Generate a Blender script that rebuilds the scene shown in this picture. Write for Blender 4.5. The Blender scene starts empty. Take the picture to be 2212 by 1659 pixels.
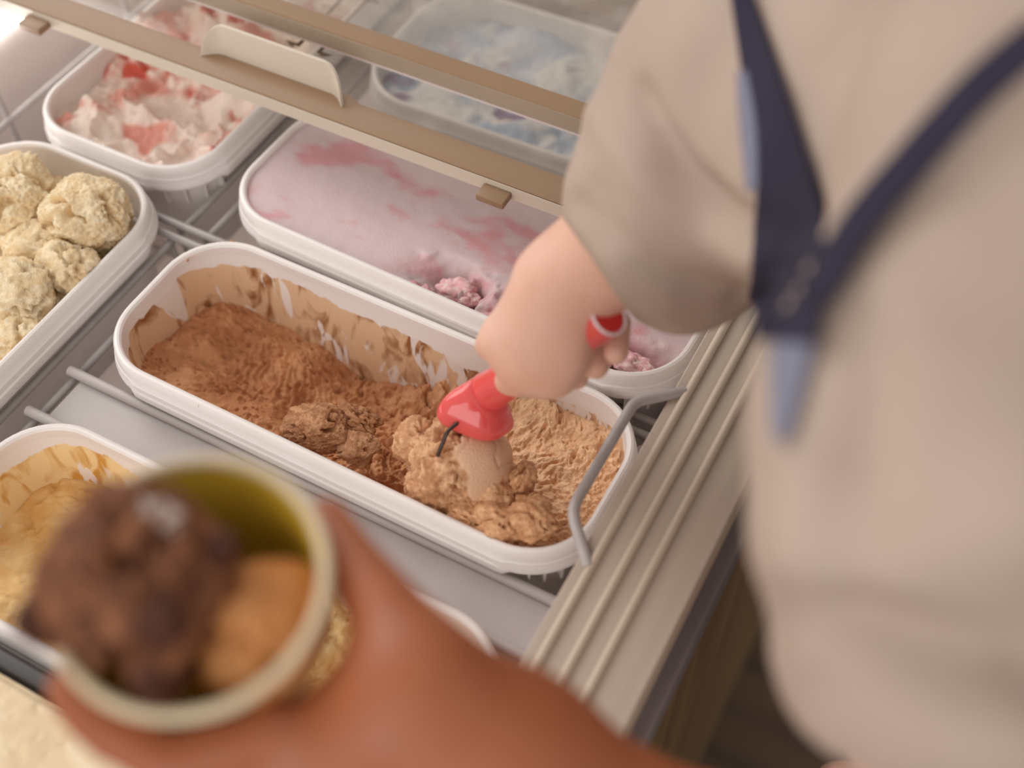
import bpy, math
import numpy as np
from mathutils import Matrix, Vector
from mathutils.bvhtree import BVHTree

# ------------------------------------------------------------------ camera
FPX = 2593.75
CAM = np.array([0.30904, -0.36333, 0.61424])
MR = np.array([[0.88106403, 0.47290233, -0.0094638],      # right
               [0.37252147, -0.70609602, -0.6022094],     # down
               [-0.29146858, 0.52705957, -0.79828208]])   # forward
scene = bpy.context.scene
col = scene.collection
cd = bpy.data.cameras.new('camera')
cam = bpy.data.objects.new('camera', cd)
col.objects.link(cam)
scene.camera = cam
cd.sensor_width = 36.0
cd.lens = FPX / 2212 * 36.0
cd.clip_start = 0.01
r_, d_, f_ = MR
mw = Matrix.Identity(4)
for i in range(3):
    mw[i][0], mw[i][1], mw[i][2], mw[i][3] = r_[i], -d_[i], -f_[i], CAM[i]
cam.matrix_world = mw
cd.dof.use_dof = True
cd.dof.focus_distance = 0.775
cd.dof.aperture_fstop = 2.9

# ------------------------------------------------------------------ light
world = bpy.data.worlds.new('world')
scene.world = world
world.use_nodes = True
wn = world.node_tree.nodes['Background']
wn.inputs[0].default_value = (1.0, 0.945, 0.915, 1)
wn.inputs[1].default_value = 0.62


def area(name, loc, target, size, power, color=(1, 1, 1)):
    l = bpy.data.lights.new(name, 'AREA')
    l.shape = 'RECTANGLE'
    l.size, l.size_y = size
    l.energy = power
    l.color = color
    o = bpy.data.objects.new(name, l)
    col.objects.link(o)
    o.location = loc
    o.rotation_euler = (Vector(target) - Vector(loc)).to_track_quat('-Z', 'Y').to_euler()
    return o


area('window_daylight', (0.25, -2.4, 1.15), (0.0, 0.05, 0), (2.4, 1.5), 27, (1.0, 0.96, 0.93))
area('rear_window_daylight', (-1.8, 0.45, 1.45), (0.1, 0.05, 0), (2.0, 1.4), 31, (1.0, 0.97, 0.95))
scene.view_settings.view_transform = 'Standard'
scene.view_settings.look = 'None'
scene.view_settings.exposure = 0.06
scene.view_settings.gamma = 1.0
scene.view_settings.use_curve_mapping = False


# ------------------------------------------------------------------ helpers
def ray(x, y):
    return np.array([(x - 1106) / FPX, (y - 829.5) / FPX, 1.0]) @ MR


def at(x, y, d):                       # pixel at a depth along the optical axis
    return CAM + d * ray(x, y)


def un(x, y, v, ax=2):                 # pixel on an axis aligned plane
    d = ray(x, y)
    return CAM + d * ((v - CAM[ax]) / d[ax])


def srgb(*c):
    o = []
    for v in c:
        v = v / 255.0
        o.append(v / 12.92 if v <= 0.04045 else ((v + 0.055) / 1.055) ** 2.4)
    return tuple(o)


rng = np.random.RandomState(7)
_T = rng.rand(64, 64, 64)


def vnoise(p):
    p = np.asarray(p, float)
    i = np.floor(p).astype(int)
    f = p - i
    f = f * f * (3 - 2 * f)
    x0, y0, z0 = i[:, 0] & 63, i[:, 1] & 63, i[:, 2] & 63
    x1, y1, z1 = (x0 + 1) & 63, (y0 + 1) & 63, (z0 + 1) & 63
    fx, fy, fz = f[:, 0], f[:, 1], f[:, 2]
    a = _T[x0, y0, z0] * (1 - fx) + _T[x1, y0, z0] * fx
    b = _T[x0, y1, z0] * (1 - fx) + _T[x1, y1, z0] * fx
    c = _T[x0, y0, z1] * (1 - fx) + _T[x1, y0, z1] * fx
    d = _T[x0, y1, z1] * (1 - fx) + _T[x1, y1, z1] * fx
    return ((a * (1 - fy) + b * fy) * (1 - fz) + (c * (1 - fy) + d * fy) * fz) * 2 - 1


def fbm(p, scale, octs=4, gain=0.5, seed=0.0):
    p = np.asarray(p, float) * scale + seed
    o = np.zeros(len(p))
    a = 1.0
    for k in range(octs):
        o += a * vnoise(p + 17.3 * k)
        p = p * 2.03
        a *= gain
    return o


def ridged(p, scale, octs=4, gain=0.5, seed=0.0):
    p = np.asarray(p, float) * scale + seed
    o = np.zeros(len(p))
    a = 1.0
    for k in range(octs):
        o += a * (1 - np.abs(vnoise(p + 9.1 * k)) * 2)
        p = p * 2.07
        a *= gain
    return o


def sstep(a, b, x):
    t = np.clip((x - a) / (b - a), 0, 1)
    return t * t * (3 - 2 * t)


def mesh_obj(name, V, F, mat=None, parent=None, smooth=True, colors=None, auto=None):
    me = bpy.data.meshes.new(name)
    V = np.asarray(V, float)
    if isinstance(F, np.ndarray):
        n = F.shape[1]
        me.vertices.add(len(V))
        me.vertices.foreach_set('co', V.ravel())
        me.loops.add(F.size)
        me.loops.foreach_set('vertex_index', F.ravel().astype(np.int32))
        me.polygons.add(len(F))
        me.polygons.foreach_set('loop_start', np.arange(0, F.size, n, dtype=np.int32))
        me.polygons.foreach_set('loop_total', np.full(len(F), n, np.int32))
        me.update(calc_edges=True)
        me.validate()
    else:
        me.from_pydata([tuple(v) for v in V], [], [tuple(f) for f in F])
        me.update()
    if smooth:
        me.polygons.foreach_set('use_smooth', np.ones(len(me.polygons), bool))
        if auto:
            me.set_sharp_from_angle(angle=math.radians(auto))
    if colors is not None:
        a = me.color_attributes.new('Col', 'FLOAT_COLOR', 'POINT')
        c = np.ones((len(V), 4), np.float32)
        c[:, :3] = colors
        a.data.foreach_set('color', c.ravel())
    if mat:
        me.materials.append(mat)
    o = bpy.data.objects.new(name, me)
    col.objects.link(o)
    if parent:
        o.parent = parent
        o.matrix_parent_inverse = parent.matrix_world.inverted() if False else Matrix.Identity(4)
    return o


def empty(name, label, cat, loc=(0, 0, 0), rz=0.0, group=None):
    o = bpy.data.objects.new(name, None)
    o.empty_display_size = 0.03
    col.objects.link(o)
    o.location = loc
    o.rotation_euler = (0, 0, rz)
    tag(o, label, cat, group)
    return o


def tag(o, label=None, cat=None, group=None, kind=None):
    if label:
        o['label'] = label
    if cat:
        o['category'] = cat
    if group:
        o['group'] = group
    if kind:
        o['kind'] = kind
    return o


def box(name, lo, hi, mat, parent=None, bev=0.0):
    x0, y0, z0 = lo
    x1, y1, z1 = hi
    V = [(x0, y0, z0), (x1, y0, z0), (x1, y1, z0), (x0, y1, z0), (x0, y0, z1), (x1, y0, z1), (x1, y1, z1), (x0, y1, z1)]
    F = [(0, 3, 2, 1), (4, 5, 6, 7), (0, 1, 5, 4), (1, 2, 6, 5), (2, 3, 7, 6), (3, 0, 4, 7)]
    o = mesh_obj(name, V, F, mat, parent, smooth=bev > 0)
    if bev:
        m = o.modifiers.new('bevel', 'BEVEL')
        m.width = bev
        m.segments = 3
        m.limit_method = 'ANGLE'
    return o


def tube(name, pts, r, mat, parent=None, seg=12, cap=True, radii=None):
    P = [np.array(p, float) for p in pts]
    V, F = [], []
    n = len(P)
    prev = None
    for i, p in enumerate(P):
        t = P[min(i + 1, n - 1)] - P[max(i - 1, 0)]
        t = t / np.linalg.norm(t)
        if prev is None:
            u = np.cross(t, [0, 0, 1.0])
            if np.linalg.norm(u) < 1e-3:
                u = np.cross(t, [1.0, 0, 0])
        else:
            u = prev - t * (prev @ t)
        u = u / np.linalg.norm(u)
        prev = u
        w = np.cross(t, u)
        rr = radii[i] if radii is not None else r
        for k in range(seg):
            a = 2 * math.pi * k / seg
            V.append(p + rr * (math.cos(a) * u + math.sin(a) * w))
    for i in range(n - 1):
        for k in range(seg):
            a, b = i * seg + k, i * seg + (k + 1) % seg
            F.append((a, b, b + seg, a + seg))
    if cap:
        F.append(tuple(range(seg))[::-1])
        F.append(tuple(range((n - 1) * seg, n * seg)))
    return mesh_obj(name, V, F, mat, parent, auto=50)


def smooth_path(pts, n=8):             # Catmull-Rom
    P = [np.array(p, float) for p in pts]
    P = [2 * P[0] - P[1]] + P + [2 * P[-1] - P[-2]]
    out = []
    for i in range(1, len(P) - 2):
        for k in range(n):
            t = k / n
            a, b, c, d = P[i - 1], P[i], P[i + 1], P[i + 2]
            out.append(0.5 * (2 * b + (c - a) * t + (2 * a - 5 * b + 4 * c - d) * t * t + (3 * b - a - 3 * c + d) * t ** 3))
    out.append(P[-2])
    return out


def fillet(pts, r, n=6):               # polyline with rounded bends
    P = [np.array(p, float) for p in pts]
    out = [P[0]]
    for i in range(1, len(P) - 1):
        a = P[i - 1] - P[i]
        b = P[i + 1] - P[i]
        s, e = P[i] + a / np.linalg.norm(a) * r, P[i] + b / np.linalg.norm(b) * r
        for k in range(n + 1):
            t = k / n
            out.append((1 - t) ** 2 * s + 2 * t * (1 - t) * P[i] + t * t * e)
    out.append(P[-1])
    return out


def loft(name, rings, mat, parent=None, close=True, auto=35, cap0=False, cap1=False):
    V = np.concatenate(rings)
    n = len(rings[0])
    F = []
    for i in range(len(rings) - 1):
        for k in range(n if close else n - 1):
            a, b = i * n + k, i * n + (k + 1) % n
            F.append((a, b, b + n, a + n))
    if cap0:
        F.append(tuple(range(n))[::-1])
    if cap1:
        F.append(tuple(range((len(rings) - 1) * n, len(rings) * n)))
    return mesh_obj(name, V, F, mat, parent, auto=auto)


# ---- signed distance modelling, meshed with surface nets
def seg_sdf(p, a, b, ra, rb):
    a, b = np.asarray(a, float), np.asarray(b, float)
    ab = b - a
    t = np.clip(((p - a) @ ab) / max(ab @ ab, 1e-12), 0, 1)
    return np.linalg.norm(p - a - t[:, None] * ab, axis=1) - (ra + (rb - ra) * t)


def ell_sdf(p, c, r, R=None):
    q = p - np.asarray(c, float)
    if R is not None:
        q = q @ np.asarray(R, float).T
    r = np.asarray(r, float)
    k0 = np.linalg.norm(q / r, axis=1)
    k1 = np.linalg.norm(q / (r * r), axis=1)
    return k0 * (k0 - 1) / np.maximum(k1, 1e-9)


def smin(a, b, k):
    h = np.clip(0.5 + 0.5 * (b - a) / k, 0, 1)
    return b * (1 - h) + a * h - k * h * (1 - h)


def nets(func, lo, hi, h):
    lo = np.array(lo, float)
    n = np.ceil((np.array(hi) - lo) / h).astype(int) + 1
    g = [lo[i] + h * np.arange(n[i]) for i in range(3)]
    X = np.stack(np.meshgrid(*g, indexing='ij'), -1).reshape(-1, 3)
    Fv = np.concatenate([func(X[i:i + 200000]) for i in range(0, len(X), 200000)]).reshape(n)
    ins = Fv < 0
    c = [(i, j, k) for i in (0, 1) for j in (0, 1) for k in (0, 1)]
    cut = lambda A, o: A[o[0]:n[0] - 1 + o[0], o[1]:n[1] - 1 + o[1], o[2]:n[2] - 1 + o[2]]
    cnt = sum(cut(ins, o).astype(int) for o in c)
    mask = (cnt > 0) & (cnt < 8)
    idx = np.full(mask.shape, -1)
    idx[mask] = np.arange(mask.sum())
    base = np.argwhere(mask).astype(float)
    acc = np.zeros_like(base)
    num = np.zeros(len(base))
    cv = {o: cut(Fv, o)[mask] for o in c}
    for o in c:
        for ax in range(3):
            if o[ax]:
                continue
            q = list(o)
            q[ax] = 1
            q = tuple(q)
            a, b = cv[o], cv[q]
            m = (a < 0) != (b < 0)
            t = np.where(m, a / np.where(m, a - b, 1), 0)
            pt = np.array(o, float)[None] + t[:, None] * np.eye(3)[ax]
            acc += pt * m[:, None]
            num += m
    V = lo + h * (base + acc / num[:, None])
    quads = []
    for ax in range(3):
        s0 = [slice(1, n[k] - 1) for k in range(3)]
        s0[ax] = slice(0, n[ax] - 1)
        s1 = list(s0)
        s1[ax] = slice(1, n[ax])
        a, b = ins[tuple(s0)], ins[tuple(s1)]
        e = np.argwhere(a != b)
        if len(e) == 0:
            continue
        fl = a[tuple(e.T)]
        off = np.array([s.start for s in s0])
        e = e + off
        u, w = (ax + 1) % 3, (ax + 2) % 3
        q = []
        for du, dw in ((1, 1), (0, 1), (0, 0), (1, 0)):
            cc = e.copy()
            cc[:, u] -= du
            cc[:, w] -= dw
            q.append(idx[tuple(cc.T)])
        q = np.stack(q, 1)
        q[~fl] = q[~fl][:, ::-1]
        quads.append(q)
    return V, np.concatenate(quads)


def normals(V, F):
    N = np.zeros_like(V)
    a, b, c = V[F[:, 0]], V[F[:, 1]], V[F[:, 2]]
    fn = np.cross(b - a, c - a)
    for k in range(F.shape[1]):
        np.add.at(N, F[:, k], fn)
    return N / np.maximum(np.linalg.norm(N, axis=1), 1e-12)[:, None]


def relax(V, F, it=2, lam=0.5):
    E = np.concatenate([F[:, [k, (k + 1) % F.shape[1]]] for k in range(F.shape[1])])
    for _ in range(it):
        S = np.zeros_like(V)
        C = np.zeros(len(V))
        np.add.at(S, E[:, 0], V[E[:, 1]])
        np.add.at(C, E[:, 0], 1)
        np.add.at(S, E[:, 1], V[E[:, 0]])
        np.add.at(C, E[:, 1], 1)
        V = V + lam * (S / C[:, None] - V)
    return V


def icosphere(sub):
    import bmesh
    bm = bmesh.new()
    bmesh.ops.create_icosphere(bm, subdivisions=sub, radius=1.0)
    V = np.array([v.co[:] for v in bm.verts])
    F = np.array([[v.index for v in f.verts] for f in bm.faces])
    bm.free()
    return V, F


# ------------------------------------------------------------------ materials
def mat(name, c, rough=0.5, c2=None, scale=20.0, bump=0.0, bscale=200.0, metal=0.0, spec=0.5, attr=False, sss=0.0,
        sssr=(1, .4, .25), stretch=(1, 1, 1), coat=0.0, lo=0.35, hi=0.65):
    m = bpy.data.materials.new(name)
    m.use_nodes = True
    nt = m.node_tree
    b = nt.nodes['Principled BSDF']
    b.inputs['Roughness'].default_value = rough
    b.inputs['Metallic'].default_value = metal
    b.inputs['Specular IOR Level'].default_value = spec
    b.inputs['Coat Weight'].default_value = coat
    if sss:
        b.inputs['Subsurface Weight'].default_value = sss
        b.inputs['Subsurface Radius'].default_value = sssr
        b.inputs['Subsurface Scale'].default_value = 0.004
    tc = nt.nodes.new('ShaderNodeTexCoord')
    mp = nt.nodes.new('ShaderNodeMapping')
    mp.inputs['Scale'].default_value = stretch
    nt.links.new(tc.outputs['Object'], mp.inputs['Vector'])
    base = None
    if attr:
        at_ = nt.nodes.new('ShaderNodeAttribute')
        at_.attribute_name = 'Col'
        base = at_.outputs['Color']
    elif c2 is not None:
        n = nt.nodes.new('ShaderNodeTexNoise')
        n.inputs['Scale'].default_value = scale
        n.inputs['Detail'].default_value = 5
        nt.links.new(mp.outputs['Vector'], n.inputs['Vector'])
        rp = nt.nodes.new('ShaderNodeValToRGB')
        rp.color_ramp.elements[0].position = lo
        rp.color_ramp.elements[0].color = (*c, 1)
        rp.color_ramp.elements[1].position = hi
        rp.color_ramp.elements[1].color = (*c2, 1)
        nt.links.new(n.outputs['Fac'], rp.inputs['Fac'])
        base = rp.outputs['Color']
    if base is not None:
        nt.links.new(base, b.inputs['Base Color'])
    else:
        b.inputs['Base Color'].default_value = (*c, 1)
    if bump:
        n2 = nt.nodes.new('ShaderNodeTexNoise')
        n2.inputs['Scale'].default_value = bscale
        n2.inputs['Detail'].default_value = 4
        nt.links.new(mp.outputs['Vector'], n2.inputs['Vector'])
        bp = nt.nodes.new('ShaderNodeBump')
        bp.inputs['Strength'].default_value = bump
        bp.inputs['Distance'].default_value = 0.002
        nt.links.new(n2.outputs['Fac'], bp.inputs['Height'])
        nt.links.new(bp.outputs['Normal'], b.inputs['Normal'])
    return m


WHITE = srgb(236, 230, 226)
M_tub = mat('tub_plastic', WHITE, 0.32, c2=srgb(230, 223, 218), scale=8, spec=0.45, sss=0.15, sssr=(1, .9, .8))
M_steel = mat('coated_wire', srgb(176, 168, 165), 0.35, c2=srgb(165, 157, 153), scale=60, spec=0.5)
M_plate = mat('grey_plate', srgb(192, 183, 180), 0.45, c2=srgb(186, 177, 174), scale=25, bump=0.02, bscale=400)
M_liner = mat('freezer_liner', srgb(226, 214, 208), 0.45, c2=srgb(220, 208, 202), scale=4)
M_led = bpy.data.materials.new('led_light')
M_led.use_nodes = True
M_led.node_tree.nodes['Principled BSDF'].inputs['Emission Color'].default_value = (1, .98, .96, 1)
M_led.node_tree.nodes['Principled BSDF'].inputs['Emission Strength'].default_value = 11.0
M_alu = mat('beige_aluminium', srgb(188, 173, 157), 0.5, c2=srgb(182, 167, 151), scale=5, stretch=(30, 1, 30), spec=0.4)
M_edge = mat('grey_edge_plastic', srgb(128, 118, 116), 0.55, c2=srgb(120, 110, 110), scale=12)
M_wood = mat('front_laminate', srgb(138, 110, 74), 0.5, c2=srgb(118, 92, 60), scale=7, stretch=(6, 6, .6))
M_rail = mat('beige_rail_plastic', srgb(150, 121, 93), 0.42, c2=srgb(145, 116, 89), scale=10, spec=0.4)
M_rail2 = mat('rail_face_plastic', srgb(210, 198, 181), 0.4, c2=srgb(205, 193, 176), scale=10)
M_rail3 = mat('grey_rail_face', srgb(172, 156, 136), 0.45, c2=srgb(166, 150, 130), scale=10)
M_strip = mat('seal_strip', srgb(226, 216, 212), 0.3)
M_print = mat('arrow_print', srgb(132, 112, 92), 0.6)
M_skin = mat('skin', srgb(222, 172, 148), 0.5, c2=srgb(228, 184, 164), scale=22, sss=0.25, bump=0.02, bscale=300)
M_skin_shaded = mat('skin_shaded', srgb(156, 86, 50), 0.5, c2=srgb(164, 95, 58), scale=18, sss=0.2, bump=0.02, bscale=300)  # darker copy of the skin: shade on the cup hand put into colour
M_shirt = mat('beige_cotton', srgb(182, 163, 149), 0.85, c2=srgb(176, 157, 143), scale=14, bump=0.12, bscale=900, spec=0.2)
M_navy = mat('navy_cotton', srgb(48, 44, 60), 0.9, c2=srgb(54, 51, 66), scale=20, bump=0.1, bscale=900, spec=0.15)
M_bluegrey = mat('blue_grey_lining', srgb(130, 131, 148), 0.85, c2=srgb(124, 125, 142), scale=20, spec=0.2)
M_red = mat('red_plastic', srgb(226, 84, 82), 0.14, c2=srgb(226, 88, 84), scale=25, spec=0.5, coat=0.3)
M_redin = mat('red_cap', srgb(215, 52, 52), 0.3)
M_whitering = mat('cap_ring', srgb(240, 222, 226), 0.25)
M_metal = mat('scoop_steel', srgb(190, 186, 184), 0.25, metal=1.0)
M_blade = mat('scoop_wiper', srgb(70, 58, 56), 0.3, metal=0.8)
M_cup = mat('cup_paper', srgb(222, 203, 168), 0.6, c2=srgb(216, 196, 160), scale=30)
M_cupin = mat('cup_inside', srgb(232, 196, 58), 0.55, c2=srgb(236, 202, 72), scale=20)
M_floor = mat('floor_boards', srgb(92, 68, 42), 0.5, c2=srgb(66, 46, 30), scale=3, stretch=(1, 8, 1))
M_trouser = mat('dark_trousers', srgb(58, 54, 58), 0.9)
M_hair = mat('dark_hair', srgb(40, 30, 26), 0.6)
M_carton = mat('brown_carton', srgb(140, 112, 84), 0.8, c2=srgb(122, 95, 70), scale=40, lo=.4, hi=.6)
M_ice = mat('ice_cream', (1, 1, 1), 0.55, attr=True, bump=0.25, bscale=700, spec=0.3)
M_icefine = mat('ice_cream_grainy', (1, 1, 1), 0.55, attr=True, bump=0.5, bscale=900, spec=0.28)


def glass(name):
    m = bpy.data.materials.new(name)
    m.use_nodes = True
    nt = m.node_tree
    out = nt.nodes['Material Output']
    nt.nodes.remove(nt.nodes['Principled BSDF'])
    tr = nt.nodes.new('ShaderNodeBsdfTransparent')
    tr.inputs[0].default_value = (0.97, 0.965, 0.95, 1)
    gl = nt.nodes.new('ShaderNodeBsdfGlossy')
    gl.inputs['Roughness'].default_value = 0.05
    lw = nt.nodes.new('ShaderNodeLayerWeight')
    lw.inputs['Blend'].default_value = 0.35
    fr = nt.nodes.new('ShaderNodeMath')
    fr.operation = 'MULTIPLY'
    fr.inputs[1].default_value = 0.10
    nt.links.new(lw.outputs['Facing'], fr.inputs[0])
    df = nt.nodes.new('ShaderNodeBsdfDiffuse')
    df.inputs[0].default_value = (*srgb(225, 215, 208), 1)
    tc = nt.nodes.new('ShaderNodeTexCoord')
    n = nt.nodes.new('ShaderNodeTexNoise')
    n.inputs['Scale'].default_value = 30
    n.inputs['Detail'].default_value = 8
    nt.links.new(tc.outputs['Object'], n.inputs['Vector'])
    rp = nt.nodes.new('ShaderNodeValToRGB')
    rp.color_ramp.elements[0].position = 0.5
    rp.color_ramp.elements[0].color = (0.07, 0.07, 0.07, 1)
    rp.color_ramp.elements[1].position = 0.75
    rp.color_ramp.elements[1].color = (0.22, 0.22, 0.22, 1)
    nt.links.new(n.outputs['Fac'], rp.inputs['Fac'])
    m1 = nt.nodes.new('ShaderNodeMixShader')
    nt.links.new(rp.outputs['Color'], m1.inputs[0])
    nt.links.new(tr.outputs[0], m1.inputs[1])
    nt.links.new(df.outputs[0], m1.inputs[2])
    m2 = nt.nodes.new('ShaderNodeMixShader')
    nt.links.new(fr.outputs[0], m2.inputs[0])
    nt.links.new(m1.outputs[0], m2.inputs[1])
    nt.links.new(gl.outputs[0], m2.inputs[2])
    nt.links.new(m2.outputs[0], out.inputs[0])
    return m


M_glass = glass('lid_glass')


def smeared_tub(name, zlo_pts, c_thin, c_thick, zjit=0.012, amount=0.5, seed=0.0, axis_len=0.35):
    """white tub wall with dried ice cream smears below a wavy line (stain colour on the inner wall)"""
    m = mat(name, WHITE, 0.35, spec=0.45)
    nt = m.node_tree
    b = nt.nodes['Principled BSDF']
    L = nt.links.new
    tc = nt.nodes.new('ShaderNodeTexCoord')
    sp = nt.nodes.new('ShaderNodeSeparateXYZ')
    L(tc.outputs['Object'], sp.inputs[0])
    mr = nt.nodes.new('ShaderNodeMapRange')
    mr.inputs[1].default_value = -axis_len / 2
    mr.inputs[2].default_value = axis_len / 2
    L(sp.outputs[0], mr.inputs[0])
    cv = nt.nodes.new('ShaderNodeFloatCurve')
    cu = cv.mapping.curves[0]
    pts = zlo_pts
    cu.points[0].location = (pts[0][0], pts[0][1])
    cu.points[1].location = (pts[-1][0], pts[-1][1])
    for p in pts[1:-1]:
        cu.points.new(*p)
    cv.mapping.update()
    L(mr.outputs[0], cv.inputs[1])
    line = nt.nodes.new('ShaderNodeMath')              # curve is 0..1 -> -0.1..0
    line.operation = 'MULTIPLY_ADD'
    line.inputs[1].default_value = 0.1
    line.inputs[2].default_value = -0.1
    L(cv.outputs[0], line.inputs[0])
    mp = nt.nodes.new('ShaderNodeMapping')
    mp.inputs['Location'].default_value = (seed, seed, seed)
    mp.inputs['Scale'].default_value = (1.0, 1.0, 0.45)
    L(tc.outputs['Object'], mp.inputs[0])
    n1 = nt.nodes.new('ShaderNodeTexNoise')
    n1.inputs['Scale'].default_value = 32
    n1.inputs['Detail'].default_value = 4
    n1.inputs['Distortion'].default_value = 0.8
    L(mp.outputs[0], n1.inputs['Vector'])
    jit = nt.nodes.new('ShaderNodeMath')
    jit.operation = 'MULTIPLY_ADD'
    jit.inputs[1].default_value = zjit * 2
    jit.inputs[2].default_value = -zjit
    L(n1.outputs['Fac'], jit.inputs[0])
    add = nt.nodes.new('ShaderNodeMath')
    add.operation = 'ADD'
    L(line.outputs[0], add.inputs[0])
    L(jit.outputs[0], add.inputs[1])
    sub = nt.nodes.new('ShaderNodeMath')
    sub.operation = 'SUBTRACT'
    L(add.outputs[0], sub.inputs[0])
    L(sp.outputs[2], sub.inputs[1])
    edge = nt.nodes.new('ShaderNodeMapRange')
    edge.inputs[1].default_value = 0.0
    edge.inputs[2].default_value = 0.0012
    L(sub.outputs[0], edge.inputs[0])
    n2 = nt.nodes.new('ShaderNodeTexNoise')
    n2.inputs['Scale'].default_value = 55
    n2.inputs['Detail'].default_value = 6
    n2.inputs['Distortion'].default_value = 1.2
    L(mp.outputs[0], n2.inputs['Vector'])
    scr = nt.nodes.new('ShaderNodeMapRange')           # scraped white streaks
    scr.inputs[1].default_value = 0.66 - 0.2 * amount
    scr.inputs[2].default_value = 0.69 - 0.2 * amount
    scr.inputs[3].default_value = 1.0
    scr.inputs[4].default_value = 0.12
    mp3 = nt.nodes.new('ShaderNodeMapping')
    mp3.inputs['Location'].default_value = (seed + 2, seed, seed)
    mp3.inputs['Rotation'].default_value = (0, 0.35, 0)
    mp3.inputs['Scale'].default_value = (1.0, 1.0, 0.3)
    L(tc.outputs['Object'], mp3.inputs[0])
    n3 = nt.nodes.new('ShaderNodeTexNoise')
    n3.inputs['Scale'].default_value = 42
    n3.inputs['Detail'].default_value = 3
    n3.inputs['Distortion'].default_value = 1.6
    L(mp3.outputs[0], n3.inputs['Vector'])
    L(n3.outputs['Fac'], scr.inputs[0])
    mul = nt.nodes.new('ShaderNodeMath')
    mul.operation = 'MULTIPLY'
    L(edge.outputs[0], mul.inputs[0])
    L(scr.outputs[0], mul.inputs[1])
    cr = nt.nodes.new('ShaderNodeValToRGB')
    cr.color_ramp.elements[0].position = 0.5
    cr.color_ramp.elements[0].color = (*c_thin, 1)
    cr.color_ramp.elements[1].position = 0.66
    cr.color_ramp.elements[1].color = (*c_thick, 1)
    L(n2.outputs['Fac'], cr.inputs[0])
    mx = nt.nodes.new('ShaderNodeMixRGB')
    mx.inputs[1].default_value = (*WHITE, 1)
    L(mul.outputs[0], mx.inputs[0])
    L(cr.outputs[0], mx.inputs[2])
    L(mx.outputs[0], b.inputs['Base Color'])
    return m


# ------------------------------------------------------------------ room shell
fl = box('floor', (-2.5, -2.5, -0.93), (2.5, 2.8, -0.9), M_floor)
tag(fl, kind='structure')
M_wall = mat('plaster_wall', srgb(214, 202, 190), 0.85, c2=srgb(208, 196, 184), scale=3)
tag(box('wall_left', (-2.5, -2.5, -0.9), (-2.44, 2.8, 1.7), M_wall), kind='structure')
tag(box('wall_back', (-2.44, 2.74, -0.9), (2.5, 2.8, 1.7), M_wall), kind='structure')

# ------------------------------------------------------------------ freezer
FX0, FX1, FY0, FY1 = -0.47, 0.186, -0.62, 1.02
fz = empty('display_freezer', 'chest freezer with beige ribbed aluminium edge and wood laminate front', 'freezer')
ZT = 0.03


def liner():
    x0, x1, y0, y1, zb, zt = FX0, FX1, FY0, FY1, -0.36, 0.012
    t = 0.02
    V, F = [], []

    def bx(a, b):
        n = len(V)
        (p, q, r), (s, u, w) = a, b
        V.extend([(p, q, r), (s, q, r), (s, u, r), (p, u, r), (p, q, w), (s, q, w), (s, u, w), (p, u, w)])
        for f in [(0, 3, 2, 1), (4, 5, 6, 7), (0, 1, 5, 4), (1, 2, 6, 5), (2, 3, 7, 6), (3, 0, 4, 7)]:
            F.append(tuple(n + i for i in f))
    bx((x0 - t, y0 - t, zb - t), (x1 + t, y1 + t, zb))
    bx((x0 - t, y0, zb), (x0, y1, zt))
    bx((x1, y0, zb), (x1 + t, y1, zt))
    bx((x0 - t, y0 - t, zb), (x1 + t, y0, zt))
    bx((x0 - t, y1, zb), (x1 + t, y1 + t, zt))
    return mesh_obj('inner_liner', V, F, M_liner, fz, smooth=False)


liner()
# front aluminium profile: cross-section in X,Z extruded along Y
prof = [(0.1845, ZT - 0.018), (0.1845, ZT - 0.001), (0.1855, ZT)]
for xr in (0.1932, 0.2085, 0.2232):
    prof += [(xr - 0.0024, ZT), (xr - 0.0016, ZT + 0.0022), (xr, ZT + 0.003), (xr + 0.0016, ZT + 0.0022), (xr + 0.0024, ZT)]
prof += [(0.2475, ZT - 0.0005), (0.2495, ZT - 0.003), (0.2495, ZT - 0.018)]
ring = lambda y: np.array([(x, y, z) for x, z in prof])
M_ridge_lit = mat('lit_ridge', srgb(202, 186, 166), 0.4, c2=srgb(196, 180, 160), scale=5, stretch=(30, 1, 30))  # paler than the frame: light caught along the ridges painted into their colour
for xr in (0.1932, 0.2085, 0.2232):
    rp_ = [(xr - .0026, ZT + .0016), (xr - .0017, ZT + .0032), (xr, ZT + .0040), (xr + .0017, ZT + .0032), (xr + .0026, ZT + .0016)]
    loft('frame_ridge', [np.array([(x, y, z) for x, z in rp_]) for y in (FY0 - .05, FY1 + .05)], M_ridge_lit, fz, auto=60, cap0=True, cap1=True)
loft('front_frame', [ring(FY0 - 0.05), ring(FY1 + 0.05)], M_alu, fz, close=True, auto=40, cap0=True, cap1=True)
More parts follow.
